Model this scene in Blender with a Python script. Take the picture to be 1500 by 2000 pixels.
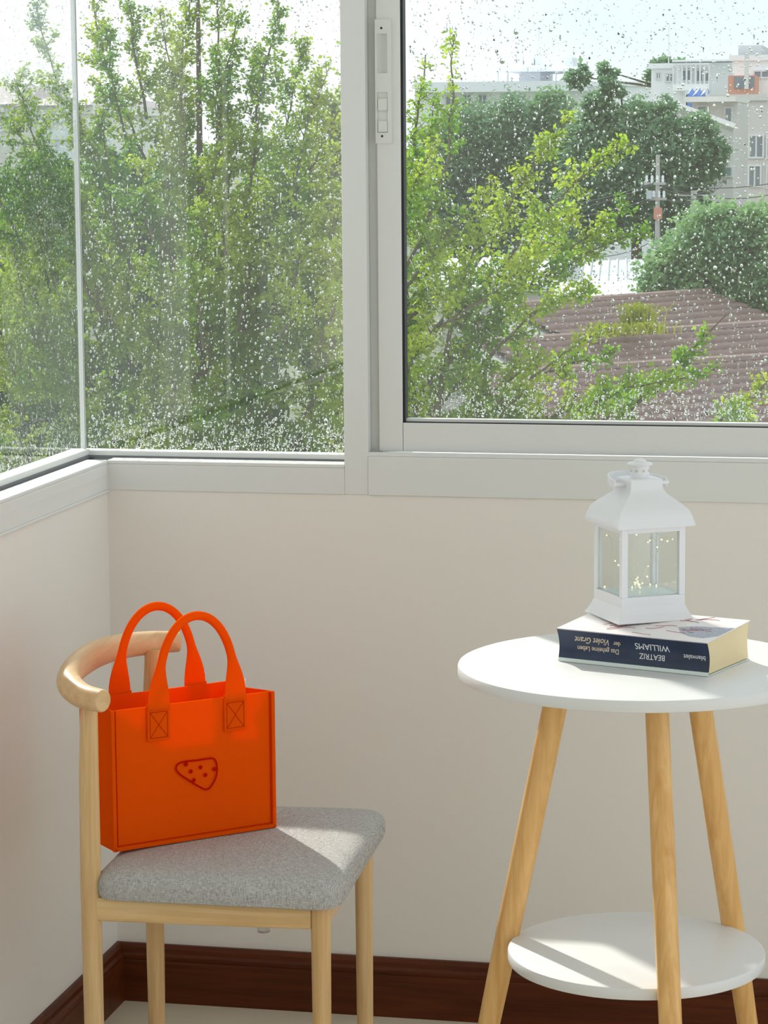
import bpy, math, random
import numpy as np
from mathutils import Vector, Matrix
random.seed(7); RNG = np.random.default_rng(7)
for o in list(bpy.data.objects): bpy.data.objects.remove(o)
scene = bpy.context.scene; COL = scene.collection
PI = math.pi

# ------------------------------------------------------------------ camera
F = 5149.8; YAW, PITCH, ROLL = -.2135, .1378, -.0078
CAM = np.array([1.3366, -4.0487, 1.40])
fw = np.array([math.sin(YAW)*math.cos(PITCH), math.cos(YAW)*math.cos(PITCH), -math.sin(PITCH)])
r0 = np.array([math.cos(YAW), -math.sin(YAW), 0]); u0 = np.cross(r0, fw)
rt = math.cos(ROLL)*r0+math.sin(ROLL)*u0; up = -math.sin(ROLL)*r0+math.cos(ROLL)*u0
cd = bpy.data.cameras.new('camera'); cam = bpy.data.objects.new('camera', cd); COL.objects.link(cam)
cd.sensor_fit = 'HORIZONTAL'; cd.sensor_width = 36; cd.lens = F/1500*36; cd.clip_end = 5000
cam.matrix_world = Matrix(((rt[0], up[0], -fw[0], CAM[0]), (rt[1], up[1], -fw[1], CAM[1]), (rt[2], up[2], -fw[2], CAM[2]), (0, 0, 0, 1)))
scene.camera = cam
def ray(x, y): return fw+rt*(x-750)/F-up*(y-1000)/F
def onz(x, y, z): d = ray(x, y); return CAM+d*(z-CAM[2])/d[2]
def ony(x, y, Y): d = ray(x, y); return CAM+d*(Y-CAM[1])/d[1]

# ------------------------------------------------------------------ world, sun, exposure
SKY, SUN, EXPO = 1.0, 4.6, 0.40
w = bpy.data.worlds.new('sky'); scene.world = w; w.use_nodes = True
nt = w.node_tree; nt.nodes.clear()
tc = nt.nodes.new('ShaderNodeTexCoord'); nz = nt.nodes.new('ShaderNodeTexNoise'); cr = nt.nodes.new('ShaderNodeValToRGB')
mp = nt.nodes.new('ShaderNodeMapping'); mp.inputs['Scale'].default_value = (1, 1, 3)
bg = nt.nodes.new('ShaderNodeBackground'); wo = nt.nodes.new('ShaderNodeOutputWorld')
nz.inputs['Scale'].default_value = 3; nz.inputs['Detail'].default_value = 5
cr.color_ramp.elements[0].color = (.70, .84, .93, 1); cr.color_ramp.elements[0].position = .35
cr.color_ramp.elements[1].color = (.95, .98, 1, 1); cr.color_ramp.elements[1].position = .62
nt.links.new(tc.outputs['Generated'], mp.inputs[0]); nt.links.new(mp.outputs[0], nz.inputs['Vector'])
nt.links.new(nz.outputs['Fac'], cr.inputs[0]); nt.links.new(cr.outputs[0], bg.inputs[0]); nt.links.new(bg.outputs[0], wo.inputs[0])
bg.inputs[1].default_value = SKY
sl = bpy.data.lights.new('sun', 'SUN'); sl.energy = SUN; sl.angle = math.radians(1.2); sl.color = (1, .96, .88)
so = bpy.data.objects.new('sun', sl); COL.objects.link(so)
so.rotation_euler = Vector((.62, -.80, -.69)).to_track_quat('-Z', 'Y').to_euler(); so.location = (-4, 4, 5)
vs = scene.view_settings; vs.view_transform = 'Standard'; vs.look = 'None'; vs.gamma = 1; vs.exposure = EXPO; vs.use_curve_mapping = False

# ------------------------------------------------------------------ materials
MATS = {}
def newmat(n):
    m = bpy.data.materials.new(n); m.use_nodes = True; MATS[n] = m
    return m, m.node_tree, m.node_tree.nodes['Principled BSDF']
def plain(n, c, rough=.5, metal=0, spec=.5, bump=0, bscale=200, var=0, vscale=5, emit=0, coat=0):
    m, t, b = newmat(n); b.inputs['Base Color'].default_value = (*c, 1); b.inputs['Roughness'].default_value = rough
    b.inputs['Metallic'].default_value = metal; b.inputs['Specular IOR Level'].default_value = spec; b.inputs['Coat Weight'].default_value = coat
    if emit: b.inputs['Emission Color'].default_value = (*c, 1); b.inputs['Emission Strength'].default_value = emit
    if var or bump:
        co = t.nodes.new('ShaderNodeTexCoord')
    if var:
        n1 = t.nodes.new('ShaderNodeTexNoise'); n1.inputs['Scale'].default_value = vscale; n1.inputs['Detail'].default_value = 4
        r = t.nodes.new('ShaderNodeValToRGB'); r.color_ramp.elements[0].position = .3; r.color_ramp.elements[1].position = .7
        r.color_ramp.elements[0].color = (*[x*(1-var) for x in c], 1); r.color_ramp.elements[1].color = (*[min(1, x*(1+var)) for x in c], 1)
        t.links.new(co.outputs['Object'], n1.inputs['Vector']); t.links.new(n1.outputs['Fac'], r.inputs[0]); t.links.new(r.outputs[0], b.inputs['Base Color'])
    if bump:
        n2 = t.nodes.new('ShaderNodeTexNoise'); n2.inputs['Scale'].default_value = bscale; n2.inputs['Detail'].default_value = 3
        bp = t.nodes.new('ShaderNodeBump'); bp.inputs['Strength'].default_value = bump; bp.inputs['Distance'].default_value = .002
        t.links.new(co.outputs['Object'], n2.inputs['Vector']); t.links.new(n2.outputs['Fac'], bp.inputs['Height']); t.links.new(bp.outputs[0], b.inputs['Normal'])
    return m
def wood(n, c1, c2, axis, rough=.42, spec=.4):
    m, t, b = newmat(n); co = t.nodes.new('ShaderNodeTexCoord'); mp = t.nodes.new('ShaderNodeMapping')
    s = [60, 60, 60]; s[axis] = 3.5; mp.inputs['Scale'].default_value = s
    n1 = t.nodes.new('ShaderNodeTexNoise'); n1.inputs['Scale'].default_value = 1; n1.inputs['Detail'].default_value = 5; n1.inputs['Distortion'].default_value = .8
    n2 = t.nodes.new('ShaderNodeTexNoise'); n2.inputs['Scale'].default_value = 4; n2.inputs['Detail'].default_value = 4
    ad = t.nodes.new('ShaderNodeMath'); ad.operation = 'MULTIPLY_ADD'; ad.inputs[1].default_value = .35
    r = t.nodes.new('ShaderNodeValToRGB'); r.color_ramp.elements[0].position = .45; r.color_ramp.elements[1].position = .85
    r.color_ramp.elements[0].color = (*c1, 1); r.color_ramp.elements[1].color = (*c2, 1)
    t.links.new(co.outputs['Object'], mp.inputs[0]); t.links.new(mp.outputs[0], n1.inputs['Vector']); t.links.new(mp.outputs[0], n2.inputs['Vector'])
    t.links.new(n2.outputs['Fac'], ad.inputs[0]); t.links.new(n1.outputs['Fac'], ad.inputs[2]); t.links.new(ad.outputs[0], r.inputs[0]); t.links.new(r.outputs[0], b.inputs['Base Color'])
    b.inputs['Roughness'].default_value = rough; b.inputs['Specular IOR Level'].default_value = spec
    return m
plain('wall', (.84, .80, .74), .55, bump=.12, bscale=90)
plain('alu', (.76, .76, .735), .32)
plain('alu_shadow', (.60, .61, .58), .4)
plain('groove_shadow', (.22, .22, .23), .5)  # dark grey puts a deeper groove's shade into the colour
plain('gasket', (.012, .012, .016), .5)
plain('lock_plastic', (.74, .74, .70), .4)
plain('screw', (.03, .03, .03), .4, metal=.5)
plain('floor', (.72, .64, .50), .3, var=.04, vscale=3)
plain('ceiling', (.85, .84, .82), .8)
wood('baseboard', (.062, .012, .002), (.115, .026, .006), 0, .4, .22)
wood('chair_wood_z', (.62, .37, .15), (.80, .55, .28), 2)
wood('chair_wood_x', (.64, .39, .16), (.82, .57, .29), 0)
wood('chair_wood_y', (.66, .41, .20), (.79, .53, .28), 1)
wood('leg_wood', (.66, .34, .10), (.86, .53, .21), 2, .38)
plain('laminate', (.77, .77, .765), .38, bump=.04, bscale=40)
plain('lantern_white', (.84, .84, .86), .4)
plain('lantern_floor', (.72, .80, .82), .15)
plain('wire', (.85, .80, .62), .35, metal=.2)
plain('bulb', (1, .86, .5), .3, emit=1.2)
plain('navy', (.009, .022, .062), .35, var=.25, vscale=30)
plain('cover', (.86, .80, .79), .3, var=.05, vscale=14)
plain('cover_edge', (.72, .80, .76), .4)
plain('pages', (.80, .66, .40), .8, bump=.3, bscale=300)
plain('gold_ink', (.80, .66, .50), .5)
plain('white_ink', (.85, .85, .85), .5)
plain('cover_grey', (.42, .44, .52), .5, var=.3, vscale=400)
plain('cover_twig', (.45, .08, .10), .5)
plain('print_red', (.50, .006, .001), .9, spec=0)
plain('stitch', (.60, .03, .002), .9, spec=0)
plain('tag', (.85, .8, .8), .7)
# woven seat fabric
m, t, b = newmat('fabric'); co = t.nodes.new('ShaderNodeTexCoord'); ramps = []
for sc in ((1400, 160, 160), (160, 1400, 1400)):
    mp = t.nodes.new('ShaderNodeMapping'); mp.inputs['Scale'].default_value = sc; n1 = t.nodes.new('ShaderNodeTexNoise'); n1.inputs['Scale'].default_value = 1; n1.inputs['Detail'].default_value = 3
    t.links.new(co.outputs['Object'], mp.inputs[0]); t.links.new(mp.outputs[0], n1.inputs['Vector']); ramps.append(n1)
mx = t.nodes.new('ShaderNodeMath'); mx.operation = 'ADD'; t.links.new(ramps[0].outputs['Fac'], mx.inputs[0]); t.links.new(ramps[1].outputs['Fac'], mx.inputs[1])
r = t.nodes.new('ShaderNodeValToRGB'); hf = t.nodes.new('ShaderNodeMath'); hf.operation = 'MULTIPLY'; hf.inputs[1].default_value = .5
t.links.new(mx.outputs[0], hf.inputs[0]); t.links.new(hf.outputs[0], r.inputs[0]); t.links.new(r.outputs[0], b.inputs['Base Color'])
r.color_ramp.elements[0].position = .36; r.color_ramp.elements[0].color = (.27, .26, .25, 1); r.color_ramp.elements[1].position = .62; r.color_ramp.elements[1].color = (.64, .62, .60, 1)
b.inputs['Roughness'].default_value = .95; b.inputs['Specular IOR Level'].default_value = .1
# felt: diffuse plus some light through the thin sheet
def thin(n, c, ct, f, var=0, vscale=3, c2=None, bump=0):
    m = bpy.data.materials.new(n); m.use_nodes = True; MATS[n] = m; t = m.node_tree; t.nodes.clear()
    o = t.nodes.new('ShaderNodeOutputMaterial'); mx = t.nodes.new('ShaderNodeMixShader'); d = t.nodes.new('ShaderNodeBsdfDiffuse'); tr = t.nodes.new('ShaderNodeBsdfTranslucent')
    d.inputs[0].default_value = (*c, 1); tr.inputs[0].default_value = (*ct, 1); mx.inputs[0].default_value = f
    t.links.new(d.outputs[0], mx.inputs[1]); t.links.new(tr.outputs[0], mx.inputs[2]); t.links.new(mx.outputs[0], o.inputs[0])
    co = t.nodes.new('ShaderNodeTexCoord')
    if c2:
        n1 = t.nodes.new('ShaderNodeTexNoise'); n1.inputs['Scale'].default_value = vscale; n1.inputs['Detail'].default_value = 6
        r = t.nodes.new('ShaderNodeValToRGB'); r.color_ramp.elements[0].position = .4; r.color_ramp.elements[1].position = .62
        r.color_ramp.elements[0].color = (*c, 1); r.color_ramp.elements[1].color = (*c2, 1)
        r2 = t.nodes.new('ShaderNodeMixRGB'); r2.blend_type = 'MULTIPLY'; r2.inputs[0].default_value = 1; r2.inputs[2].default_value = (*ct, 1)
        t.links.new(co.outputs['Object'], n1.inputs['Vector']); t.links.new(n1.outputs['Fac'], r.inputs[0]); t.links.new(r.outputs[0], d.inputs[0])
        t.links.new(r.outputs[0], r2.inputs[1]); t.links.new(r2.outputs[0], tr.inputs[0])
    if bump:
        n2 = t.nodes.new('ShaderNodeTexNoise'); n2.inputs['Scale'].default_value = 900; bp = t.nodes.new('ShaderNodeBump'); bp.inputs['Strength'].default_value = bump; bp.inputs['Distance'].default_value = .001
        t.links.new(co.outputs['Object'], n2.inputs['Vector']); t.links.new(n2.outputs['Fac'], bp.inputs['Height']); t.links.new(bp.outputs[0], d.inputs['Normal'])
    return m
thin('felt', (.98, .125, .004), (1, .085, .002), .30, bump=.3)
thin('leaf_a', (.13, .25, .028), (1.35, 1.4, .9), .45, vscale=1.6, c2=(.38, .46, .05))
thin('leaf_b', (.17, .34, .03), (1.3, 1.35, .9), .45, vscale=2.2, c2=(.44, .52, .05))
thin('leaf_c', (.07, .17, .045), (1.2, 1.3, .9), .35, vscale=.9, c2=(.15, .28, .06))
thin('leaf_d', (.15, .28, .17), (1.1, 1.2, 1.0), .3, vscale=.25, c2=(.24, .38, .21))  # far leaves tinted bluish to stand in for distance haze
thin('leaf_e', (.18, .34, .16), (1.1, 1.2, 1.0), .3, vscale=.5, c2=(.34, .50, .24))
thin('leaf_y', (.45, .52, .07), (1, 1, .8), .4, vscale=2, c2=(.6, .62, .12))
plain('bark', (.10, .085, .045), .9, var=.3, vscale=20)
plain('ground', (.10, .13, .07), .9, var=.3, vscale=.3)
plain('roof_tile', (.27, .185, .165), .7, var=.12, vscale=3)
plain('sheet_white', (.80, .83, .85), .5)
plain('sheet_grey', (.52, .57, .60), .5, var=.08, vscale=1)
plain('plaster_white', (.92, .94, .97), .8)  # pale far walls, lightened more in place of distance haze
plain('plaster_pale', (.84, .87, .92), .8)
plain('plaster_beige', (.66, .63, .62), .8, var=.05, vscale=.4)
plain('plaster_cream', (.78, .76, .73), .8)
plain('roof_far', (.42, .36, .37), .8)
plain('far_window', (.22, .26, .30), .2)
plain('far_frame', (.75, .76, .78), .6)
plain('blue_tarp', (.12, .25, .62), .6)
plain('orange_wall', (.70, .33, .24), .7)
plain('concrete', (.46, .45, .43), .8)
plain('pole_mark', (.65, .28, .2), .8)
plain('cable', (.10, .10, .11), .6)
# window glass and water
def glassmat(n, r0_, film):
    m = bpy.data.materials.new(n); m.use_nodes = True; MATS[n] = m; t = m.node_tree; t.nodes.clear()
    o = t.nodes.new('ShaderNodeOutputMaterial'); tr = t.nodes.new('ShaderNodeBsdfTransparent'); gl = t.nodes.new('ShaderNodeBsdfGlossy'); gl.inputs['Roughness'].default_value = 0
    mx = t.nodes.new('ShaderNodeMixShader'); ge = t.nodes.new('ShaderNodeNewGeometry'); dt = t.nodes.new('ShaderNodeVectorMath'); dt.operation = 'DOT_PRODUCT'
    t.links.new(ge.outputs['Normal'], dt.inputs[0]); t.links.new(ge.outputs['Incoming'], dt.inputs[1])
    def mth(op, a, b_, c=None):
        q = t.nodes.new('ShaderNodeMath'); q.operation = op
        for i, x in enumerate((a, b_, c)):
            if x is None: continue
            if hasattr(x, 'is_output'): t.links.new(x, q.inputs[i])
            else: q.inputs[i].default_value = x
        return q.outputs[0]
    # Schlick reflectance of one face of a thin sheet
    ab = mth('ABSOLUTE', dt.outputs['Value'], None); p5 = mth('POWER', mth('SUBTRACT', 1.0, ab), 5.0)
    t.links.new(mth('MULTIPLY_ADD', p5, 1-r0_, r0_), mx.inputs[0]); t.links.new(gl.outputs[0], mx.inputs[2])
    if film:
        tl = t.nodes.new('ShaderNodeBsdfTranslucent'); tl.inputs[0].default_value = (1, 1, 1, 1); m2 = t.nodes.new('ShaderNodeMixShader'); m2.inputs[0].default_value = film
        t.links.new(tr.outputs[0], m2.inputs[1]); t.links.new(tl.outputs[0], m2.inputs[2]); t.links.new(m2.outputs[0], mx.inputs[1])
    else: t.links.new(tr.outputs[0], mx.inputs[1])
    t.links.new(mx.outputs[0], o.inputs[0]); tr.inputs[0].default_value = (.975, .99, .98, 1)
    return m
glassmat('pane', .065, .012); glassmat('lantern_glass', .03, 0)
m = bpy.data.materials.new('water'); m.use_nodes = True; MATS['water'] = m; t = m.node_tree; t.nodes.clear()
o = t.nodes.new('ShaderNodeOutputMaterial'); g = t.nodes.new('ShaderNodeBsdfGlass'); g.inputs['IOR'].default_value = 1.33; g.inputs['Roughness'].default_value = .02; t.links.new(g.outputs[0], o.inputs[0])
m = bpy.data.materials.new('clear_plastic'); m.use_nodes = True; MATS['clear_plastic'] = m; t = m.node_tree; b = t.nodes['Principled BSDF']; b.inputs['Transmission Weight'].default_value = .8; b.inputs['Roughness'].default_value = .15

# ------------------------------------------------------------------ helpers
def tag(o, label=None, cat=None, group=None, kind=None):
    if label: o['label'] = label
    if cat: o['category'] = cat
    if group: o['group'] = group
    if kind: o['kind'] = kind
    return o
def empty(name, loc=(0, 0, 0), rz=0):
    o = bpy.data.objects.new(name, None); COL.objects.link(o); o.location = loc; o.rotation_euler = (0, 0, rz); o.empty_display_size = .05
    return o
class MB:
    def __init__(s): s.v = []; s.f = []
    def add(s, vs, fs):
        b = len(s.v); s.v += [tuple(map(float, v)) for v in vs]; s.f += [tuple(i+b for i in f) for f in fs]; return s
    def box(s, a, b):
        x0, y0, z0 = a; x1, y1, z1 = b
        return s.add([(x0, y0, z0), (x1, y0, z0), (x1, y1, z0), (x0, y1, z0), (x0, y0, z1), (x1, y0, z1), (x1, y1, z1), (x0, y1, z1)],
                     [(0, 3, 2, 1), (4, 5, 6, 7), (0, 1, 5, 4), (1, 2, 6, 5), (2, 3, 7, 6), (3, 0, 4, 7)])
    def loft(s, rings, cap=True, closed=True):
        n = len(rings[0]); vs = [p for r in rings for p in r]; fs = []
        for i in range(len(rings)-1):
            for j in range(n if closed else n-1):
                k = (j+1) % n; fs.append((i*n+j, i*n+k, (i+1)*n+k, (i+1)*n+j))
        if cap: fs.append(tuple(reversed(range(n)))); fs.append(tuple(range((len(rings)-1)*n, len(rings)*n)))
        return s.add(vs, fs)
    def tube(s, pts, rad, n=10, cap=True, flat=None):
        P = [Vector(p) for p in pts]; R = rad if hasattr(rad, '__len__') else [rad]*len(P); rings = []; pn = None
        for i, p in enumerate(P):
            d = (P[min(i+1, len(P)-1)]-P[max(i-1, 0)]).normalized()
            if pn is None:
                ref = Vector(flat) if flat else (Vector((0, 0, 1)) if abs(d.z) < .9 else Vector((1, 0, 0)))
                pn = ref
            a = (pn-d*pn.dot(d)).normalized(); pn = a; c = d.cross(a)
            ra, rb = R[i] if hasattr(R[i], '__len__') else (R[i], R[i])
            rings.append([p+a*ra*math.cos(2*PI*j/n)+c*rb*math.sin(2*PI*j/n) for j in range(n)])
        return s.loft(rings, cap)
    def lathe(s, prof, n=32, c=(0, 0, 0)):
        return s.loft([[(c[0]+r*math.cos(2*PI*j/n), c[1]+r*math.sin(2*PI*j/n), c[2]+z) for j in range(n)] for r, z in prof])
    def sphere(s, c, r, n=8):
        return s.lathe([(max(r*math.sin(PI*i/n), 1e-5), -r*math.cos(PI*i/n)) for i in range(n+1)], n*2, c)
    def build(s, name, mat, parent=None, smooth=False, bevel=0, seg=2):
        me = bpy.data.meshes.new(name); me.from_pydata(s.v, [], s.f); me.materials.append(MATS[mat]); me.update()
        if smooth:
            me.polygons.foreach_set('use_smooth', [True]*len(me.polygons))
            try: me.set_sharp_from_angle(angle=math.radians(40))
            except Exception: pass
        o = bpy.data.objects.new(name, me); COL.objects.link(o); o.parent = parent
        if bevel:
            bm = o.modifiers.new('bevel', 'BEVEL'); bm.width = bevel; bm.segments = seg; bm.limit_method = 'ANGLE'; bm.angle_limit = math.radians(40)
        return o
def box(name, a, b, mat, parent=None, bevel=0): return MB().box(a, b).build(name, mat, parent, bevel=bevel)
def npmesh(name, V, Fc, mat, parent=None, smooth=False):
    me = bpy.data.meshes.new(name); n = Fc.shape[1]
    me.vertices.add(len(V)); me.vertices.foreach_set('co', V.astype(np.float32).ravel())
    me.loops.add(Fc.size); me.loops.foreach_set('vertex_index', Fc.astype(np.int32).ravel())
    me.polygons.add(len(Fc)); me.polygons.foreach_set('loop_start', np.arange(0, Fc.size, n, dtype=np.int32))
    if smooth: me.polygons.foreach_set('use_smooth', np.ones(len(Fc), bool))
    me.update(calc_edges=True); me.materials.append(MATS[mat])
    o = bpy.data.objects.new(name, me); COL.objects.link(o); o.parent = parent
    return o

# ------------------------------------------------------------------ room shell
ZS, ZJ, ZH, ZC = .9005, .852, 2.30, 2.62          # sill, joint under the sill frame, window head, ceiling
XR, YN = 3.2, -5.6
m = MB(); m.box((-.15, 0, 0), (XR, .15, ZJ)).box((-.15, 0, ZH), (XR, .15, ZC)).box((1.95, 0, ZJ), (XR, .15, ZH))
tag(m.build('wall_back', 'wall'), 'off-white plaster wall below the sliding window', 'wall', kind='structure')
m = MB(); m.box((-.15, YN, 0), (0, 0, ZJ)).box((-.15, YN, ZH), (0, 0, ZC)).box((-.15, YN, ZJ), (0, -1.9, ZH))
tag(m.build('wall_left', 'wall'), 'off-white plaster wall beside the wooden chair', 'wall', kind='structure')
tag(box('wall_rear', (-.15, YN-.15, 0), (1.9, YN, ZC), 'wall'), 'unseen off-white wall at the back of the room, added to darken pane reflections', 'wall', kind='structure')  # partial unseen wall, put in to dim what the panes mirror
tag(box('floor', (-.15, YN, -.08), (XR, .15, 0), 'floor'), 'cream tiled floor under the chair and table', 'floor', kind='structure')
tag(box('ceiling', (-.15, YN, ZC), (XR, .15, ZC+.1), 'ceiling'), 'plain white ceiling over the room', 'ceiling', kind='structure')
def baseboard(name, flip, length, label):
    prof = [(0, 0), (.016, 0), (.016, .068), (.0145, .071), (.0165, .074), (.0165, .079), (.012, .083), (.011, .090), (.006, .0965), (0, .0965)]
    rings = []
    for t_ in (0.0, length):
        off = (lambda d: d) if t_ == 0 else (lambda d: 0)
        rings.append([((t_+off(d), -d, z) if not flip else (d, -(t_+off(d)), z)) for d, z in prof])
    return tag(MB().loft(rings).build(name, 'baseboard'), label, 'baseboard', kind='structure')
baseboard('baseboard_back', False, XR, 'dark brown varnished baseboard along the window wall')
baseboard('baseboard_left', True, -YN, 'dark brown varnished baseboard along the side wall')

# ------------------------------------------------------------------ windows
DROP = None
def droplets(name, parent, origin, eu, ev, en, w_, h_, n, big=1.0, seed=0):
    """beads of rain clinging to the outside of a pane: flat against it, domed outwards"""
    g = np.random.default_rng(seed); S, Rr = 8, 3
    pr = [(1.0, 0.0), (.86, .30), (.5, .52)]
    base = [(math.cos(2*PI*j/S)*a, math.sin(2*PI*j/S)*a, b) for a, b in pr for j in range(S)]+[(0, 0, .6), (0, 0, 0)]
    base = np.array(base); fs = []
    for i in range(Rr-1):
        for j in range(S):
            k = (j+1) % S; fs += [(i*S+j, i*S+k, (i+1)*S+k), (i*S+j, (i+1)*S+k, (i+1)*S+j)]
    for j in range(S):
        k = (j+1) % S; fs += [((Rr-1)*S+j, (Rr-1)*S+k, Rr*S), (k, j, Rr*S+1)]
    fs = np.array(fs); nb = len(base)
    r = np.exp(g.normal(math.log(.00105*big), .38, n)); u = g.uniform(.004, w_-.004, n); v = g.uniform(.003, h_-.003, n)
    low = g.random(n) < .16; v[low] = .003+np.abs(g.normal(0, .035, low.sum())); v = np.clip(v, .003, h_-.003)
    st = np.where(g.random(n) < .10, g.uniform(2, 9, n), g.uniform(.9, 1.5, n)); r[st > 1.8] *= .55
    B = np.repeat(base[None], n, 0)*r[:, None, None]; B[:, :, 1] *= st[:, None]
    # a sagging bead is fuller at the bottom
    B[:, :, 0] *= (1-.25*np.clip(base[:, 1], -1, 1))[None]
    V = np.array(origin)+(u[:, None]+B[:, :, 0])[..., None]*np.array(eu)+(v[:, None]+B[:, :, 1])[..., None]*np.array(ev)+(B[:, :, 2]+.0004)[..., None]*np.array(en)
    Fc = (fs[None]+(np.arange(n)*nb)[:, None, None]).reshape(-1, 3)
    o = npmesh(name, V.reshape(-1, 3), Fc, 'water', parent, True); o['kind'] = 'stuff'; o['label'] = 'raindrops beaded on the outside of the pane'
    return o
GG = .0576
# window_1: fixed pane of the back wall, meeting the side pane glass to glass
w1 = tag(empty('window_1'), 'fixed rain-beaded window pane between the glass corner and the post', 'window', kind='structure')
m = MB(); m.box((0, -.002, ZJ), (.395, .12, ZS-.006)).box((.0, -.002, ZS-.006), (.395, .036, ZS)).box((-.06, .046, ZS-.006), (.395, .075, ZS+.010))
m.build('sill_frame', 'alu', w1, bevel=.0012)
box('sill_groove', (-.05, .036, ZS-.0055), (.395, .046, ZS-.003), 'groove_shadow', w1)
box('rail_dark_line', (-.045, .0448, ZS-.003), (.395, .0462, ZS+.0022), 'groove_shadow', w1)  # added dark strip in place of the hidden groove's shade
box('glass_pane', (-GG+.003, GG-.002, ZS+.008), (.40, GG+.002, ZH), 'pane', w1)
box('head_frame', (-.06, 0, ZH-.045), (.395, .1, ZH), 'alu', w1, .002)
box('corner_seal', (-GG-.004, GG-.004, ZS+.004), (-GG+.003, GG+.004, ZH), 'alu', w1)
droplets('raindrops', w1, (-GG+.004, GG+.002, ZS+.010), (1, 0, 0), (0, 0, 1), (0, 1, 0), .45, .80, 7000, .95, 11)
# window_2: post and sliding sash
w2 = tag(empty('window_2'), 'white sliding window sash with rain-beaded glass above the lantern', 'window', kind='structure')
box('post', (.395, -.001, ZJ), (.434, .12, ZC-.3), 'alu', w2, .0012)
box('sill_frame', (.434, -.003, ZJ), (1.95, .12, .914), 'alu', w2, .0012)
box('track_lip', (.432, .000, .914), (1.95, .008, .9205), 'alu', w2, .0008)
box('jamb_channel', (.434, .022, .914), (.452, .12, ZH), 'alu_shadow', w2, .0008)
ys = .016
box('stile', (.4485, ys, .9205), (.4865, ys+.030, ZH-.03), 'alu', w2, .001)
box('bottom_rail', (.4871, ys+.0005, .9205), (1.62, ys+.030, .9665), 'alu', w2, .001)
box('stile', (1.62, ys, .9205), (1.66, ys+.030, ZH-.03), 'alu', w2, .001)
box('stile', (1.66, ys+.03, .9205), (1.70, ys+.060, ZH-.03), 'alu', w2, .001)
box('top_rail', (.4485, ys, ZH-.03), (1.95, ys+.03, ZH), 'alu', w2, .001)
m = MB(); m.box((.4866, ys+.003, .9655), (.4905, ys+.024, ZH-.03)).box((.4866, ys+.003, .9655), (1.62, ys+.024, .9680))
m.build('gasket', 'gasket', w2)
box('inner_bead', (.4905, ys+.009, .968), (1.62, ys+.024, .9725), 'alu', w2)
box('glass_pane', (.488, ys+.0135, .968), (1.622, ys+.0175, ZH-.028), 'pane', w2)
box('glass_pane', (1.66, ys+.045, .93), (1.95, ys+.049, ZH-.03), 'pane', w2)
droplets('raindrops', w2, (.492, ys+.0175, .973), (1, 0, 0), (0, 0, 1), (0, 1, 0), .60, .72, 6500, .98, 12)
# lock on the stile
def PX(x): return ony(x, 160, ys)[0]
def PZ(y): return ony(750, y, ys)[2]
x0, x1, zt_, zb_ = PX(733.5), PX(765), PZ(38), PZ(280)
sx0, sx1 = PX(737.5), PX(757.5); a1, a0 = PZ(66), PZ(143); b1, b0 = PZ(180), PZ(259)
m = MB(); yf = ys-.0035
for q in (((x0, zb_), (sx0, zt_)), ((sx1, zb_), (x1, zt_)), ((sx0, a1), (sx1, zt_)), ((sx0, b1), (sx1, a0)), ((sx0, zb_), (sx1, b0))):
    m.box((q[0][0], yf, q[0][1]), (q[1][0], ys, q[1][1]))
lk = m.build('lock_plate', 'lock_plastic', w2); lk['label'] = 'white flush pull and lock plate'
rings = []
for i in range(9):
    a = PI*i/8; rings.append((sx0+(sx1-sx0)*i/8, -.0035+.003*math.sin(a)))
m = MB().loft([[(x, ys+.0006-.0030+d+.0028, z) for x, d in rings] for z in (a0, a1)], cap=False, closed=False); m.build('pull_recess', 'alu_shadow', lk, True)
for ya, yb in ((192, 216), (236, 258)):
    box('lock_button', (sx0+.0008, ys-.0048, PZ(yb)), (sx1-.0006, ys-.0002, PZ(ya)), 'lock_plastic', lk, .0012)
for y_ in (55, 266):
    c = (PX(746.5), ys-.0036, PZ(y_)); mm = MB().tube([(c[0], c[1]+.001, c[2]), (c[0], c[1]-.0004, c[2])], .0046, 16); mm.build('screw_seat', 'lock_plastic', lk, True)
    MB().tube([(c[0], c[1], c[2]), (c[0], c[1]-.0007, c[2])], .0019, 10).build('screw', 'screw', lk, True)
# window_3: side wall
w3 = tag(empty('window_3'), 'rain-streaked side window turning the glass corner', 'window', kind='structure')
m = MB(); m.box((-.12, -1.9, ZJ), (.002, 0, ZS-.006)).box((-.034, -1.9, ZS-.006), (.002, 0, ZS))
m.build('sill_frame', 'alu', w3, bevel=.0012)
box('bottom_rail', (-.075, -1.9, ZS-.006), (-.045, .05, ZS+.012), 'alu', w3, .001)
box('sill_groove', (-.045, -1.9, ZS-.0055), (-.034, .045, ZS-.003), 'groove_shadow', w3)
box('rail_dark_line', (-.0462, -1.9, ZS-.003), (-.0438, .0445, ZS+.0030), 'groove_shadow', w3)  # same added dark line here, the groove itself stays hidden
box('frame_bead', (.002, -1.9, ZJ-.003), (.0045, 0, ZJ+.001), 'alu', w3, .0008)
box('frame_bead', (.002, -1.9, ZJ+.024), (.0027, 0, ZJ+.0255), 'alu', w3)
box('glass_pane', (-GG-.002, -.475, ZS+.010), (-GG+.002, GG-.003, ZH), 'pane', w3)
box('stile', (-.085, -.72, ZS+.012), (-.03, -.475, ZH-.04), 'alu', w3, .001)  # stile out of view, widened for its pale reflection in the fixed pane
box('glass_pane', (-GG-.002, -.78, ZS+.010), (-GG+.002, -.72, ZH), 'pane', w3)
box('stile', (-.085, -.98, ZS+.012), (-.03, -.78, ZH-.04), 'alu', w3, .001)  # second unseen stile, sized for its reflected band
box('glass_pane', (-GG-.002, -1.9, ZS+.010), (-GG+.002, -.98, ZH), 'pane', w3)
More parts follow.
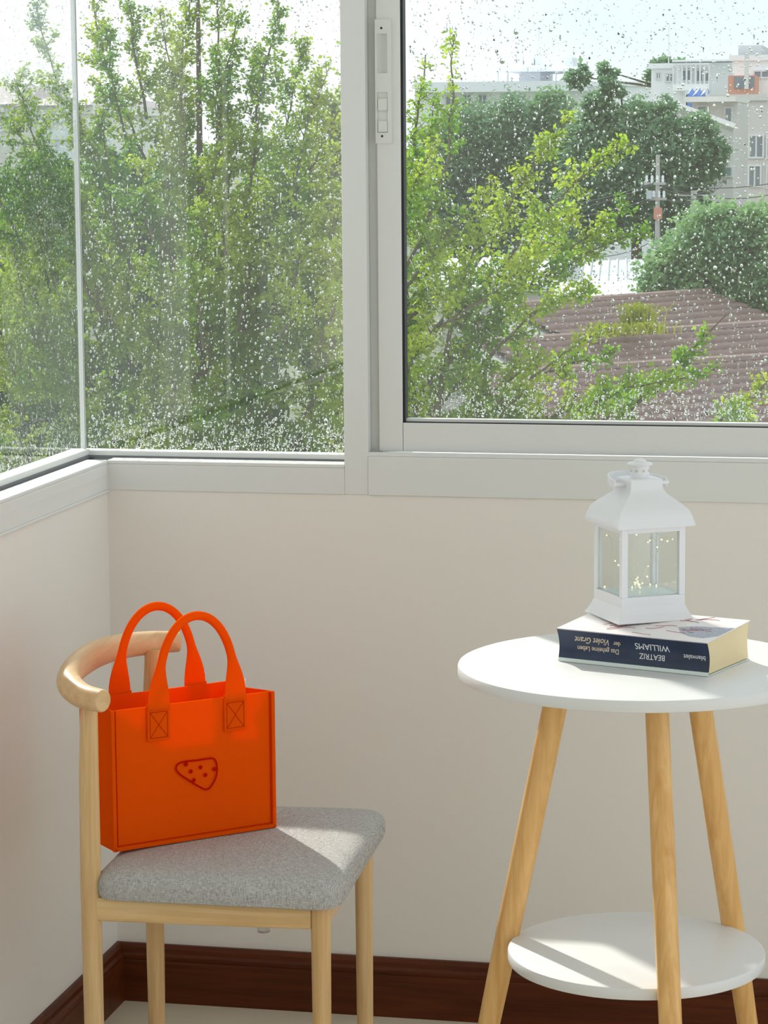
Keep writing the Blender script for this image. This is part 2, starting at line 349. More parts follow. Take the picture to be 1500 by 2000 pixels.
box('head_frame', (-.1, -1.9, ZH-.04), (0, .05, ZH), 'alu', w3, .001)
droplets('raindrops', w3, (-GG-.002, -.47, ZS+.014), (0, 1, 0), (0, 0, 1), (-1, 0, 0), .51, .80, 4200, .85, 13)

# ------------------------------------------------------------------ chair
TH = math.radians(3); CH = (.366, -.59)
ch = tag(empty('dining_chair', (CH[0], CH[1], 0), TH), 'light wooden chair with curved backrest rail and grey fabric seat, carrying the orange bag', 'chair')
LX, LY = .157, .17
for sx, sy in ((1, -1), (1, 1)):
    MB().tube([(sx*LX, sy*LY, 0), (sx*LX, sy*LY, .1), (sx*LX, sy*LY, .408)], [.0105, .0118, .0136], 20).build('leg', 'chair_wood_z', ch, True)
for sy in (-1, 1):
    MB().tube([(-LX, sy*LY, 0), (-LX, sy*LY, .2), (-LX, sy*LY, .42), (-LX+.001, sy*LY, .58), (-LX+.004, sy*LY*1.01, .676)], [.0115, .0132, .0140, .0132, .0112], 20).build('leg', 'chair_wood_z', ch, True)
za0, za1 = .372, .404
for sy in (-1, 1): box('apron', (-LX+.006, sy*LY-.009, za0), (LX-.012, sy*LY+.009, za1), 'chair_wood_x', ch, .002)
for sx in (-1, 1): box('apron', (sx*(LX)-.009, -LY+.012, za0), (sx*(LX)+.009, LY-.012, za1), 'chair_wood_y', ch, .002)
# seat cushion: rounded trapezoid, domed
def rrect(hx0, hx1, hy0, hy1, rad, n=6):
    """corners: rear half-width hy0 at x=hx0, front half-width hy1 at x=hx1"""
    cs = [(hx0, -hy0), (hx1, -hy1), (hx1, hy1), (hx0, hy0)]; out = []
    for i, c in enumerate(cs):
        p = Vector(cs[i-1]); q = Vector(c); s_ = Vector(cs[(i+1) % 4]); a = (p-q).normalized(); b_ = (s_-q).normalized()
        for k in range(n+1):
            t_ = k/n; P0 = q+a*rad; P2 = q+b_*rad
            out.append((P0*(1-t_)**2+q*2*t_*(1-t_)+P2*t_**2))
    return out
def seat_ring(ins, z): return [(p.x, p.y+.007, z) for p in rrect(-.150+ins, .187-ins, .198-ins, .207-ins, .035)]
rings = [seat_ring(.010, .402), seat_ring(.002, .405), seat_ring(0, .412), seat_ring(0, .426), seat_ring(.003, .434), seat_ring(.010, .440), seat_ring(.022, .4435), seat_ring(.05, .4455), seat_ring(.10, .4465)]
MB().loft(rings).build('seat', 'fabric', ch, True)
# bent rail
pts = []; rr = []
def catmull(P, n=10):
    out = []
    for i in range(len(P)-1):
        p0, p1, p2, p3 = [Vector(P[max(0, min(len(P)-1, i+k))]) for k in (-1, 0, 1, 2)]
        for j in range(n):
            t_ = j/n; out.append(.5*((2*p1)+(-p0+p2)*t_+(2*p0-5*p1+4*p2-p3)*t_*t_+(-p0+3*p1-3*p2+p3)*t_**3))
    out.append(Vector(P[-1])); return out
RZ = .685
ctrl = [(-.122, -.212, RZ-.004), (-.157, -.190, RZ-.002), (-.192, -.130, RZ+.002), (-.207, -.05, RZ+.005), (-.207, .05, RZ+.005), (-.192, .130, RZ+.002), (-.157, .190, RZ-.002), (-.122, .212, RZ-.004)]
pts = catmull(ctrl, 8); n_ = len(pts)
rad = []
for i in range(n_):
    s_ = abs(i/(n_-1)*2-1); v_ = .0150+.0065*(1-s_); h_ = .0145+.003*math.sin(PI*s_)-.001*(1-s_)
    e = 1.0
    rad.append((v_*e, h_*e))
MB().tube(pts, rad, 24, flat=(0, 0, 1)).build('backrest_rail', 'chair_wood_y', ch, True, bevel=.002)
MB().lathe([(.0085, 0), (.0085, .012)], 16, (.075, -.150, .358)).build('bumper', 'clear_plastic', ch, True)

# ------------------------------------------------------------------ orange felt bag
A = onz(222, 1664, .4475); B_ = onz(537, 1615, .4475); ang = math.atan2(B_[1]-A[1], B_[0]-A[0]); BW = float(np.hypot(*(B_-A)[:2])); BD, BH = .100, .196
bag = tag(empty('tote_bag', (A[0], A[1], .4475), ang), 'orange felt tote bag with tube handles and cheese print standing on the chair', 'bag')
T = .0028
def panel(name, f, nu, nv, mat='felt'):
    """double-sided sheet of thickness T: f(u,v)->(pos, normal)"""
    mbd = MB(); P = [[f(i/nu, j/nv) for i in range(nu+1)] for j in range(nv+1)]
    va = [tuple(p) for row in P for p, n in row]; vb = [tuple(Vector(p)+Vector(n)*T) for row in P for p, n in row]
    W = nu+1; N = len(va); fs = []
    for j in range(nv):
        for i in range(nu):
            a, b_, c, d = j*W+i, j*W+i+1, (j+1)*W+i+1, (j+1)*W+i
            fs += [(a, d, c, b_), (a+N, b_+N, c+N, d+N)]
    for i in range(nu): fs += [(i, i+1, i+1+N, i+N), (nv*W+i+1, nv*W+i, nv*W+i+N, nv*W+i+1+N)]
    for j in range(nv): fs += [((j+1)*W, j*W, j*W+N, (j+1)*W+N), (j*W+W-1, (j+1)*W+W-1, (j+1)*W+W-1+N, j*W+W-1+N)]
    return mbd.add(va+vb, fs).build(name, mat, bag, True)
panel('front_panel', lambda u, v: ((u*BW, -.0015*math.sin(PI*u)*v, v*BH), (0, 1, 0)), 12, 8)
panel('back_panel', lambda u, v: ((u*BW, BD-T-.004*math.sin(PI*u)*v, v*BH), (0, 1, 0)), 12, 8)
panel('side_panel', lambda u, v: ((.001+.004*math.sin(PI*u)*v, T+u*(BD-2*T), v*BH), (1, 0, 0)), 8, 8)
panel('side_panel', lambda u, v: ((BW-.001-T-.022*(1-abs(2*u-1))*v**2, T+u*(BD-2*T), v*BH), (1, 0, 0)), 8, 8)
box('bottom_panel', (.002, T, .0), (BW-.002, BD-T, T), 'felt', bag)
# seam ridges
box('seam', (-.001, -.0035, 0), (.0045, .0005, BH), 'felt', bag, .001); box('seam', (BW-.0045, -.0035, 0), (BW+.001, .0005, BH), 'felt', bag, .001)
box('seam', (0, -.0035, 0), (BW, .0005, .0055), 'felt', bag, .001); box('seam', (-.001, BD-.002, 0), (.004, BD+.002, BH), 'felt', bag, .001)
m = MB()
for xx in (.0062, BW-.0062): m.box((xx-.0005, -.0018, .006), (xx+.0005, -.0008, BH))
m.box((.006, -.0018, .0068), (BW-.006, -.0008, .0078)); m.build('stitch_line', 'stitch', bag)
def handle(y, sgn, hx, top, ptop, lean):
    PW = .0345; xa, xb = hx
    P = []; Rd = []
    n = 48
    z0 = BH-.004
    for i in range(n+1):
        t_ = i/n; a = PI*(1-t_)
        x = (xa+xb)/2+(xb-xa)/2*(math.cos(a))+.014*math.sin(a)*lean; z = z0+(top-z0)*math.sin(a)**.78
        yy = y+sgn*.004+.010*lean*math.sin(a)
        P.append((x, yy, z)); e = min(t_, 1-t_)*n
        s_ = max(0, 1-e/7); s_ = s_*s_*(3-2*s_)
        Rd.append((.0058*(1-s_)+.0017*s_, .0062*(1-s_)+PW/2*s_))
    h = MB().tube(P, Rd, 14, flat=(0, -1, 0)).build('handle', 'felt', bag, True)
    for xx in hx:
        ya = y+sgn*.0002; yb = y+sgn*.0032
        box('handle_patch', (xx-PW/2, min(ya, yb), BH-ptop), (xx+PW/2, max(ya, yb), BH+.003), 'felt', bag, .0008)
        if sgn < 0:
            m = MB(); q0, q1, r0_, r1_ = xx-PW/2+.004, xx+PW/2-.004, BH-ptop+.004, BH-.008; yy = yb-.0001
            for a_, b_ in (((q0, r0_), (q1, r0_)), ((q1, r0_), (q1, r1_)), ((q1, r1_), (q0, r1_)), ((q0, r1_), (q0, r0_)), ((q0, r0_), (q1, r1_)), ((q0, r1_), (q1, r0_))):
                m.tube([(a_[0], yy, a_[1]), (b_[0], yy, b_[1])], .0005, 6)
            m.build('patch_stitching', 'stitch', bag)
handle(-.0012, -1, (.070, .188), BH+.120, .048, .0)
handle(BD, 1, (.062, .180), BH+.118, .048, .0)
# printed cheese wedge
def FU(px, py):
    d = ray(px, py); n = Vector((math.sin(ang), -math.cos(ang), 0)); o_ = Vector(CAM)-Vector(A); t_ = -o_.dot(n)/Vector(d).dot(n); p = o_+Vector(d)*t_
    return p.x*math.cos(ang)+p.y*math.sin(ang), p.z
def closed_curve(P, n=8):
    Q = [Vector((*p, 0)) for p in P]; out = []; N = len(Q)
    for i in range(N):
        p0, p1, p2, p3 = Q[i-1], Q[i], Q[(i+1) % N], Q[(i+2) % N]
        for j in range(n):
            t_ = j/n; out.append(.5*((2*p1)+(-p0+p2)*t_+(2*p0-5*p1+4*p2-p3)*t_*t_+(-p0+3*p1-3*p2+p3)*t_**3))
    return out
cu = closed_curve([FU(*p) for p in ((342, 1499), (352, 1488.5), (385, 1484), (412, 1480.5), (420, 1487), (422, 1503), (419, 1520), (409, 1537), (400, 1541), (388, 1536), (365, 1522), (348, 1510))])
m = MB(); N = len(cu); hw = .0013
ri = []; ro = []
for i in range(N):
    d = (cu[(i+1) % N]-cu[i-1]).normalized(); nn = Vector((-d.y, d.x, 0)); ri.append(cu[i]+nn*hw); ro.append(cu[i]-nn*hw)
yy = -.0030
m.add([(p.x, yy, p.y) for p in ri+ro], [(i, (i+1) % N, N+(i+1) % N, N+i) for i in range(N)])
for px, py, r_ in ((361.5, 1492, .0033), (371, 1506, .003), (390, 1498, .0030), (399.5, 1513, .003), (416.5, 1501.5, .003), (377, 1523, .003)):
    c = FU(px, py); m.add([(c[0]+r_*math.cos(2*PI*k/14), yy, c[1]+r_*math.sin(2*PI*k/14)) for k in range(14)], [tuple(range(14))])
pr = m.build('cheese_print', 'print_red', bag); pr['label'] = 'dark red printed cheese wedge outline with dots'
box('care_tag', (BW-.026, BD*.55, BH-.004), (BW-.014, BD*.55+.001, BH+.010), 'tag', bag)

# ------------------------------------------------------------------ round side table
TC = (.9405, -.6605); ZT, ZSH = .7266, .3404
tb = tag(empty('side_table', (TC[0], TC[1], 0)), 'two-tier round side table with white tops and three splayed wooden legs', 'table')
def disc(name, R, z, th): MB().lathe([(R-.004, z-th), (R-.001, z-th+.001), (R, z-th+.004), (R, z-.003), (R-.001, z-.0008), (R-.003, z)], 128).build(name, 'laminate', tb, True)
disc('tabletop', .2358, ZT, .0165); disc('shelf', .1705, ZSH, .0165)
for k in range(3):
    az = math.radians(-70+120*k); dx, dy = math.cos(az), math.sin(az); P = []; R_ = []
    for z, s_ in ((ZT-.0165, 1.0), (.5, 1.02), (.3, .98), (.12, .85), (0, .72)):
        r_ = .100+.21*(ZT-z); P.append((dx*r_, dy*r_, z)); R_.append((.0165*s_, .0150*s_))
    MB().tube(P, R_, 20, flat=(dx, dy, 0)).build('leg', 'leg_wood', tb, True)

# ------------------------------------------------------------------ book
b0 = onz(1090, 1290, ZT+.001); b1 = onz(1383, 1321, ZT+.001); bang = math.atan2(b1[1]-b0[1], b1[0]-b0[0]); BL = float(np.hypot(*(b1-b0)[:2])); BDp = .132; H0, H1 = .0445, .0520
bk = tag(empty('book', (b0[0], b0[1], ZT+.0006), bang), 'thick paperback with a navy spine lying on the side table under the lantern', 'book')
def bz(y): return H0+(H1-H0)*min(1, max(0, y)/BDp)
def lean(z): return .006*math.sin(PI*min(1, z/H0))-.004*z/H0          # hollow of the spine
nsp = 10
# page block
def block(x0, x1, ins):
    prof = [(lean(.0022+(H0-.0044)*i/nsp)+.0012, .0022+(H0-.0044)*i/nsp) for i in range(nsp+1)]
    top = [(BDp-ins-.004*math.sin(PI*i/nsp), (H1-.0022)*(1-i/nsp)+.0022*i/nsp) for i in range(nsp+1)]
    ring = prof+top; return MB().loft([[(x, y, z) for y, z in ring] for x in (x0, x1)])
block(.0015, BL-.0015, .0015).build('page_block', 'pages', bk, True)
def slab(name, f0, f1, mat, th):
    MB().add([(0, lean(f0)-.0006, f0), (BL, lean(f0)-.0006, f0), (BL, BDp, f1), (0, BDp, f1), (0, lean(f0)-.0006, f0+th), (BL, lean(f0)-.0006, f0+th), (BL, BDp, f1+th), (0, BDp, f1+th)],
             [(0, 3, 2, 1), (4, 5, 6, 7), (0, 1, 5, 4), (1, 2, 6, 5), (2, 3, 7, 6), (3, 0, 4, 7)]).build(name, mat, bk)
slab('back_cover', 0, 0, 'cover_edge', .0012); slab('front_cover', H0-.0012, H1-.0012, 'cover', .0012)
sp = MB().loft([[(x, lean(z)-.0004-d, z) for z in [.0048+(H0-.0053)*i/12 for i in range(13)]] for x, d in ((0, 0), (BL, 0))], cap=False, closed=False)
sp.v += [(v[0], v[1]+.0008, v[2]) for v in sp.v]; n2 = len(sp.v)//2; sp.f += [tuple(reversed([i+n2 for i in f])) for f in sp.f]
spine = sp.build('spine', 'navy', bk, True)
st = MB().loft([[(x, lean(z)-.0004, z) for z in (.0005, .003, .0048)] for x in (0, BL)], cap=False, closed=False); st.build('spine_edge', 'cover_edge', bk)
def text(name, body, size, u, z, mat, shear=0, sxs=1):
    c = bpy.data.curves.new('t', 'FONT'); c.body = body; c.size = size; c.shear = shear; c.align_x = 'CENTER'; c.align_y = 'CENTER'; c.extrude = .0001
    t_ = bpy.data.objects.new('t', c); COL.objects.link(t_); bpy.context.view_layer.update()
    me = bpy.data.meshes.new_from_object(t_.evaluated_get(bpy.context.evaluated_depsgraph_get())); bpy.data.objects.remove(t_)
    V = [v.co.copy() for v in me.vertices]
    for v, p in zip(me.vertices, V):
        zz = z-p.y; v.co = (u-p.x*sxs, lean(zz)-.0007-p.z, zz)
    me.materials.clear(); me.materials.append(MATS[mat]); me.update()
    o = bpy.data.objects.new(name, me); COL.objects.link(o); o.parent = spine
    return o
text('publisher_lettering', 'blanvalet', .0088, BL*.905, .0225, 'white_ink')
text('author_lettering', 'BEATRIZ', .0105, BL*.627, .0175, 'white_ink', 0, .92)
text('author_lettering', 'WILLIAMS', .0118, BL*.630, .0305, 'white_ink', 0, .95)
text('title_lettering', 'Das geheime Leben', .0094, BL*.265, .0195, 'gold_ink', 0, .82)
text('title_lettering', 'der', .0090, BL*.395, .0300, 'gold_ink', 0, .85)
text('title_lettering', 'Violet Grant', .0125, BL*.235, .0312, 'gold_ink', .45, .80)
# pictures on the front cover
def cov(x, y, e=.0002): return (x, y, H0+(H1-H0)*(y-.0)/BDp+e)
MB().add([cov(*p) for p in ((.145, .060), (.160, .034), (.180, .018), (.2, .016), (BL-.001, .035), (BL-.001, .085), (.19, .078), (.165, .075))], [tuple(range(8))]).build('cover_picture', 'cover_grey', bk)
m = MB(); g = random.Random(3)
for _ in range(26):
    x = g.uniform(.02, .17); y = g.uniform(.01, .11); a = g.uniform(-.6, .9)
    P = [cov(x, y, .0003)]
    for k in range(5): a += g.uniform(-.5, .5); x = min(BL-.003, max(.003, x+.006*math.cos(a))); y = min(BDp-.003, max(.008, y+.006*math.sin(a))); P.append(cov(x, y, .0003))
    m.tube(P, .00035, 4)
m.build('cover_twigs', 'cover_twig', bk)['kind'] = 'stuff'

# ------------------------------------------------------------------ lantern
LZ = ZT+.0006+.0495
c0, c1, c2 = onz(1148, 1193, LZ), onz(1212, 1222, LZ), onz(1350, 1212, LZ)
LC = (c0+c2)/2; lang = math.atan2(c2[1]-c1[1], c2[0]-c1[0]); LW = .5*(np.hypot(*(c1-c0)[:2])+np.hypot(*(c2-c1)[:2]))/2
ln = tag(empty('lantern', (LC[0], LC[1], LZ), lang), 'white metal lantern with glass sides and fairy lights, standing on the book', 'lantern')
def sq(h, z, rc=0): return [(-h, -h, z), (h, -h, z), (h, h, z), (-h, h, z)]
bw = LW*.83
MB().loft([sq(LW, 0), sq(LW, .0015), sq(LW*.965, .004), sq(LW*.90, .011), sq(bw*1.02, .018), sq(bw, .020), sq(bw, .0335)]).build('base', 'lantern_white', ln, bevel=.0008)
box('floor_plate', (-bw+.006, -bw+.006, .0335), (bw-.006, bw-.006, .0345), 'lantern_floor', ln)
HT = .1265; pw = .0085
for sx in (-1, 1):
    for sy in (-1, 1): box('corner_post', (min(sx*bw, sx*(bw-pw)), min(sy*bw, sy*(bw-pw)), .0335), (max(sx*bw, sx*(bw-pw)), max(sy*bw, sy*(bw-pw)), HT), 'lantern_white', ln, .0006)
m = MB()
for sy in (-1, 1):
    y0_, y1_ = sorted((sy*bw, sy*(bw-.004)))
    m.box((-bw+pw, y0_, HT-.008), (bw-pw, y1_, HT)); m.box((y0_, -bw+pw, HT-.008), (y1_, bw-pw, HT))
m.build('top_frame', 'lantern_white', ln)
for k in range(4):
    s_ = 1 if k % 2 else -1; q = s_*(bw-.0035)
    if k < 2: box('glass_panel', (-bw+pw, q-.0006, .0335), (bw-pw, q+.0006, HT-.006), 'lantern_glass', ln)
    else: box('glass_panel', (q-.0006, -bw+pw, .0335), (q+.0006, bw-pw, HT-.006), 'lantern_glass', ln)
R0 = LW*1.0; RN = .0225
prof = [(R0*.90, HT-.002), (R0*1.0, HT-.001), (R0*1.01, HT+0.0016), (R0*.985, HT+0.0054), (R0*.95, HT+0.0123), (R0*.89, HT+0.0200), (R0*.755, HT+0.0277), (R0*.605, HT+0.0347), (R0*.49, HT+0.0400), (R0*.435, HT+0.0447), (R0*.41, HT+0.0493), (RN+.0005, HT+0.0554), (RN, HT+0.0589), (RN-.001, HT+0.0597)]
rf = MB().loft([sq(a, z) for a, z in prof]).build('roof', 'lantern_white', ln)
me = rf.data
for p in me.polygons: p.use_smooth = True
me.set_sharp_from_angle(angle=math.radians(45))
zc = HT+.0597
cm = MB().lathe([(.0125, zc-.001), (.0125, zc+0.0158), (.0165, zc+0.0166), (.0172, zc+0.0180), (.0160, zc+0.0193), (.0085, zc+0.0212), (.0080, zc+0.0229), (.0045, zc+0.0248), (.0005, zc+0.0255)], 28).build('chimney', 'lantern_white', ln, True)
for k in range(8):
    a = 2*PI*k/8; d = Vector((math.cos(a), math.sin(a), 0)); p = Vector((0, 0, zc+.0095))+d*.0122
    MB().tube([p, p+d*.0006], .0019, 10).build('vent_hole', 'alu_shadow', cm)
# ring handle lying back
rings = []; zh = HT+.0520
for i in range(41):
    a = PI*i/40; p = Vector((-.0375*math.cos(a), -.004+.066*math.sin(a), zh+.004*math.sin(a))); o_ = Vector((-math.cos(a)*.052, math.sin(a)*.0335, 0)).normalized(); hh = .0056; t_ = .0008
    rings.append([p+o_*t_-Vector((0, 0, hh)), p+o_*t_+Vector((0, 0, hh)), p-o_*t_+Vector((0, 0, hh)), p-o_*t_-Vector((0, 0, hh))])
MB().loft(rings).build('handle_ring', 'lantern_white', ln, True)
for sx in (-1, 1):
    MB().tube([(sx*.022, -.004, zh), (sx*.040, -.004, zh)], .0026, 10).build('handle_pin', 'lantern_white', ln, True)
# fairy lights
g = random.Random(5); lim = bw-.011
for wv in range(11):
    x, y, z = g.uniform(-.5, .5)*lim, g.uniform(-.5, .5)*lim, .037; a = g.uniform(0, 6.28); P = [(x, y, z)]; vz = g.uniform(.2, 1)
    for k in range(9):
        a += g.uniform(-1.1, 1.1); vz += g.uniform(-.9, .75); x = max(-lim, min(lim, x+.013*math.cos(a))); y = max(-lim, min(lim, y+.013*math.sin(a))); z = max(.036, min(HT-.02, z+.012*vz)); P.append((x, y, z))
    Q = catmull(P, 5); wr = MB().tube(Q, .0004, 5).build('string_light', 'wire', ln, True)
    for k in range(4, len(Q), 15): MB().sphere(Q[k], .0011, 5).build('bulb', 'bulb', wr, True)

# ------------------------------------------------------------------ outdoors
GZ = -6.5
tag(box('ground', (-2500, 2, GZ-.5), (2500, 3000, GZ), 'ground'), 'green and earthy ground far below the window', 'ground', kind='structure')
def leaf_mesh(name, C, size, mat, parent, seed, flat=.5, jit=.35):
    g = np.random.default_rng(seed); n = len(C); C = np.asarray(C)
    d = g.normal(size=(n, 3)); d[:, 2] *= .7; d /= np.linalg.norm(d, axis=1)[:, None]
    nn = g.normal(size=(n, 3)); nn[:, 2] += flat*2; nn -= (nn*d).sum(1)[:, None]*d; nn /= np.linalg.norm(nn, axis=1)[:, None]
    s_ = np.cross(d, nn); L = size*g.uniform(1-jit, 1+jit, n)[:, None]; W = L*.30
    V = np.stack([C, C+d*L*.5+s_*W+nn*L*.10, C+d*L, C+d*L*.5-s_*W+nn*L*.10], 1).reshape(-1, 3)
    b_ = np.arange(n)[:, None]*4; Fc = np.concatenate([b_+np.array([[0, 1, 2]]), b_+np.array([[0, 2, 3]])])
    o = npmesh(name, V, Fc, mat, parent); o['kind'] = 'stuff'; return o
def spray(base, tip, wid, g, stem_r=.008, dens=1.0, bow=.12, per=.018):
    """a leafy shoot: stem polyline, side twigs shorter towards the tip, leaves along them"""
    base = np.array(base); tip = np.array(tip); ax = tip-base; L = np.linalg.norm(ax); ax = ax/L
    side = g.normal(size=3); side -= side@ax*ax; side /= np.linalg.norm(side); n = 9
    st = [base+ax*L*t_+side*bow*L*math.sin(PI*t_)*.5+g.normal(size=3)*.008*L for t_ in np.linspace(0, 1, n)]
    m = MB(); m.tube(st, list(np.linspace(stem_r, .0025, n)), 5); C = []
    nt_ = max(6, int(L/.030*dens)); sa = np.array(st)
    for k in range(nt_):
        t_ = g.uniform(.05, 1)**.85; q = t_*(n-1); i = min(n-2, int(q)); p = sa[i]+(sa[i+1]-sa[i])*(q-i)
        dr = g.normal(size=3); dr -= dr@ax*ax*.9; dr /= np.linalg.norm(dr); dr = dr*.75+ax*g.uniform(.35, .9); dr /= np.linalg.norm(dr)
        l = wid*g.uniform(.35, 1)*(1-t_*.72); e = p+dr*l
        m.tube([p, e], [.0032, .0012], 3, cap=False)
        nl = max(6, int(l/per*8.5)); tt = g.uniform(.15, 1.02, nl)
        C.append(p+(e-p)*tt[:, None]+g.normal(size=(nl, 3))*.013)
    return m, np.concatenate(C)
def spray_tree(name, label, cat, specs, leaf, mat, seed, trunk, group=None, dens=1.0):
    g = np.random.default_rng(seed); t_ = tag(empty(name, trunk[0]), label, cat, group); T0 = np.array(trunk[0])
    P = [np.array(p)-T0 for p in trunk]; MB().tube([tuple(p) for p in P], list(np.linspace(.045, .008, len(P))), 10).build('trunk', 'bark', t_, True); allC = []
    for (b_, e_, wd) in specs:
        m, C = spray(np.array(b_)-T0, np.array(e_)-T0, wd, g, dens=dens); m.build('branch', 'bark', t_, True); allC.append(C)
    C = np.concatenate(allC); leaf_mesh('foliage', C, leaf, mat, t_, seed+1); return len(C)
def W(p, Y): return ony(p[0], p[1], Y)
g = np.random.default_rng(21)
# tree A: big fine-leaved tree filling the corner panes
YA = 8.0
sp_ = []
tips = [(70, 10), (180, -40), (250, -60), (310, 20), (385, -80), (430, -30), (470, 20), (545, 10), (585, 80), (30, 150), (60, 300), (20, 230), (140, 200), (215, 60), (350, 60), (500, 120), (600, 300), (640, 140), (665, 330), (690, 100), (560, 240), (420, 150), (300, 180), (200, 220), (100, 340), (0, 420), (480, 250), (620, 420), (730, 260), (700, 420)]
for tp in tips:
    bx = tp[0]*.62+390*.38+g.normal()*20; by = tp[1]+g.uniform(280, 420); Yt = YA+g.uniform(-.7, .7)
    sp_.append((W((bx, by), YA+(Yt-YA)*.5), W(tp, Yt), .34 if tp[1] > 60 else .24))
for k in range(90):
    tx, ty = g.uniform(-60, 760), g.uniform(300, 900); bx = tx*.8+390*.2; by = ty+g.uniform(150, 280); Yt = YA+g.uniform(-1, 1)
    sp_.append((W((bx, by), Yt+.2), W((tx, ty), Yt), .38))
base = W((392, 900), YA)
nA = spray_tree('leafy_tree', 'tall fine-leaved green tree filling the glass corner panes', 'tree', sp_, .024, 'leaf_a', 31, [(base[0], YA, GZ), (base[0]+.1, YA, -2), tuple(W((394, 900), YA)), tuple(W((391, 400), YA)), tuple(W((386, -60), YA))])
# tree B: bright shoots outside the sliding sash
YB = 6.2; sp_ = []
for b_, e_, wd in [((890, 640), (1112, 228), .17), ((960, 560), (1212, 285), .22), ((930, 640), (1240, 375), .20), ((980, 600), (1262, 455), .15), ((850, 650), (952, 352), .20), ((800, 520), (888, 68), .10), ((800, 420), (835, 110), .13),
                   ((900, 640), (1120, 420), .26), ((850, 640), (1060, 470), .26), ((800, 620), (1000, 520), .28), ((960, 700), (1150, 560), .18), ((790, 560), (900, 420), .26), ((770, 480), (850, 280), .2), ((780, 380), (850, 190), .16),
                   ((880, 830), (1200, 690), .19), ((900, 860), (1180, 640), .18), ((940, 850), (1290, 730), .20), ((1060, 850), (1330, 735), .17), ((1230, 800), (1418, 612), .11), ((1150, 840), (1400, 720), .13), ((1370, 850), (1530, 715), .16), ((1330, 870), (1450, 780), .16),
                   ((790, 860), (960, 640), .3), ((770, 780), (900, 580), .3), ((830, 900), (1060, 700), .28), ((760, 900), (860, 700), .3), ((870, 900), (1020, 770), .28), ((1000, 880), (1160, 780), .22), ((760, 680), (860, 500), .28), ((820, 760), (1010, 600), .26)]:
    Yt = YB+g.uniform(-.4, .4); sp_.append((W(b_, YB), W(e_, Yt), wd))
base = W((850, 1000), YB)
nB = spray_tree('young_tree', 'yellow-green leafy tree with upswept shoots outside the sliding window', 'tree', sp_, .023, 'leaf_b', 41, [(base[0], YB, GZ), (base[0]-.1, YB, -2), tuple(W((838, 900), YB)), tuple(W((880, 640), YB))], dens=1.25)
# tree C: darker tree behind A
YC = 14.0; sp_ = []
for k in range(115):
    tx = g.uniform(-100, 800); top = 330 if tx < 160 else (300 if tx < 700 else 430); ty = g.uniform(top, 900); Yt = YC+g.uniform(-1, 1)
    sp_.append((W((tx+g.normal()*40, ty+g.uniform(120, 230)), Yt), W((tx, ty), Yt), .60))
for tp in ((640, 190), (660, 260), (600, 330), (120, 330), (40, 400)): sp_.append((W((tp[0]+20, tp[1]+260), YC), W(tp, YC), .45))
base = W((300, 900), YC)
nC = spray_tree('leafy_tree', 'darker green tree behind the tall fine-leaved one', 'tree', sp_, .044, 'leaf_c', 51, [(base[0], YC, GZ), (base[0]+.1, YC, -3), tuple(W((300, 860), YC)), tuple(W((330, 420), YC))], dens=1.2)
# far crowns
def crown_tree(name, label, lumps, Y, leaf, n, mat, seed, trunk_px, group=None):
    g = np.random.default_rng(seed); base = W(trunk_px, Y); T0 = np.array([base[0], Y, GZ]); t_ = tag(empty(name, T0), label, 'tree', group)
    MB().tube([(0, 0, 0), (.1, 0, (base[2]-GZ)*.6), (0, 0, base[2]-GZ)], [.28, .22, .10], 8).build('trunk', 'bark', t_, True)
    C = []; sc = F/np.dot(np.array([0, Y-CAM[1], 0]), np.array([0, 1, 0])); vol = sum(l[2]**2 for l in lumps)
    for px, py, rp in lumps:
        c = W((px, py), Y+g.uniform(-1, 1)*rp/sc*.5)-T0; R = rp/sc; k = int(n*rp*rp/vol)
        MB().tube([(0, 0, base[2]-GZ-.3), tuple(c)], [.08, .03], 5).build('branch', 'bark', t_, True)
        # clusters on the lump
        nc = max(10, k//26); d = g.normal(size=(nc, 3)); d /= np.linalg.norm(d, axis=1)[:, None]; cc = c+d*R*g.uniform(.55, 1.0, nc)[:, None]*np.array([1, 1, .92])
        idx = g.integers(0, nc, k); C.append(cc[idx]+g.normal(size=(k, 3))*R*.13)
    leaf_mesh('foliage', np.concatenate(C), leaf, mat, t_, seed+1, flat=.8)
crown_tree('broad_tree', 'broad dark green tree behind the utility pole', [(880, 330, 85), (930, 270, 75), (1000, 260, 80), (1060, 330, 90), (960, 400, 100), (860, 430, 80), (1080, 215, 48), (1090, 440, 90), (930, 470, 70)], 98, .22, 42000, 'leaf_d', 61, (960, 420))
crown_tree('broad_tree', 'dark green tree with a nodding top between the buildings', [(1180, 280, 75), (1165, 200, 26), (1190, 168, 20), (1212, 180, 12), (1160, 240, 34), (1250, 260, 70), (1300, 300, 75), (1350, 320, 62), (1390, 300, 34), (1240, 370, 90), (1160, 400, 80), (1310, 400, 70), (1300, 215, 26), (1360, 260, 40)], 84, .20, 44000, 'leaf_d', 63, (1240, 400))
crown_tree('rounded_tree', 'rounded mid-green tree beside the tiled roofs', [(1390, 470, 75), (1450, 470, 75), (1500, 480, 85), (1340, 520, 75), (1300, 545, 55), (1420, 560, 95), (1490, 580, 85), (1560, 520, 100), (1440, 620, 55), (1500, 640, 60), (1290, 580, 40)], 56, .145, 46000, 'leaf_e', 65, (1450, 560))
crown_tree('far_tree', 'pale thin tree between the far white buildings', [(1290, 140, 24), (1310, 130, 20), (1130, 150, 24), (1190, 140, 18)], 142, .4, 1500, 'leaf_d', 67, (1290, 160))

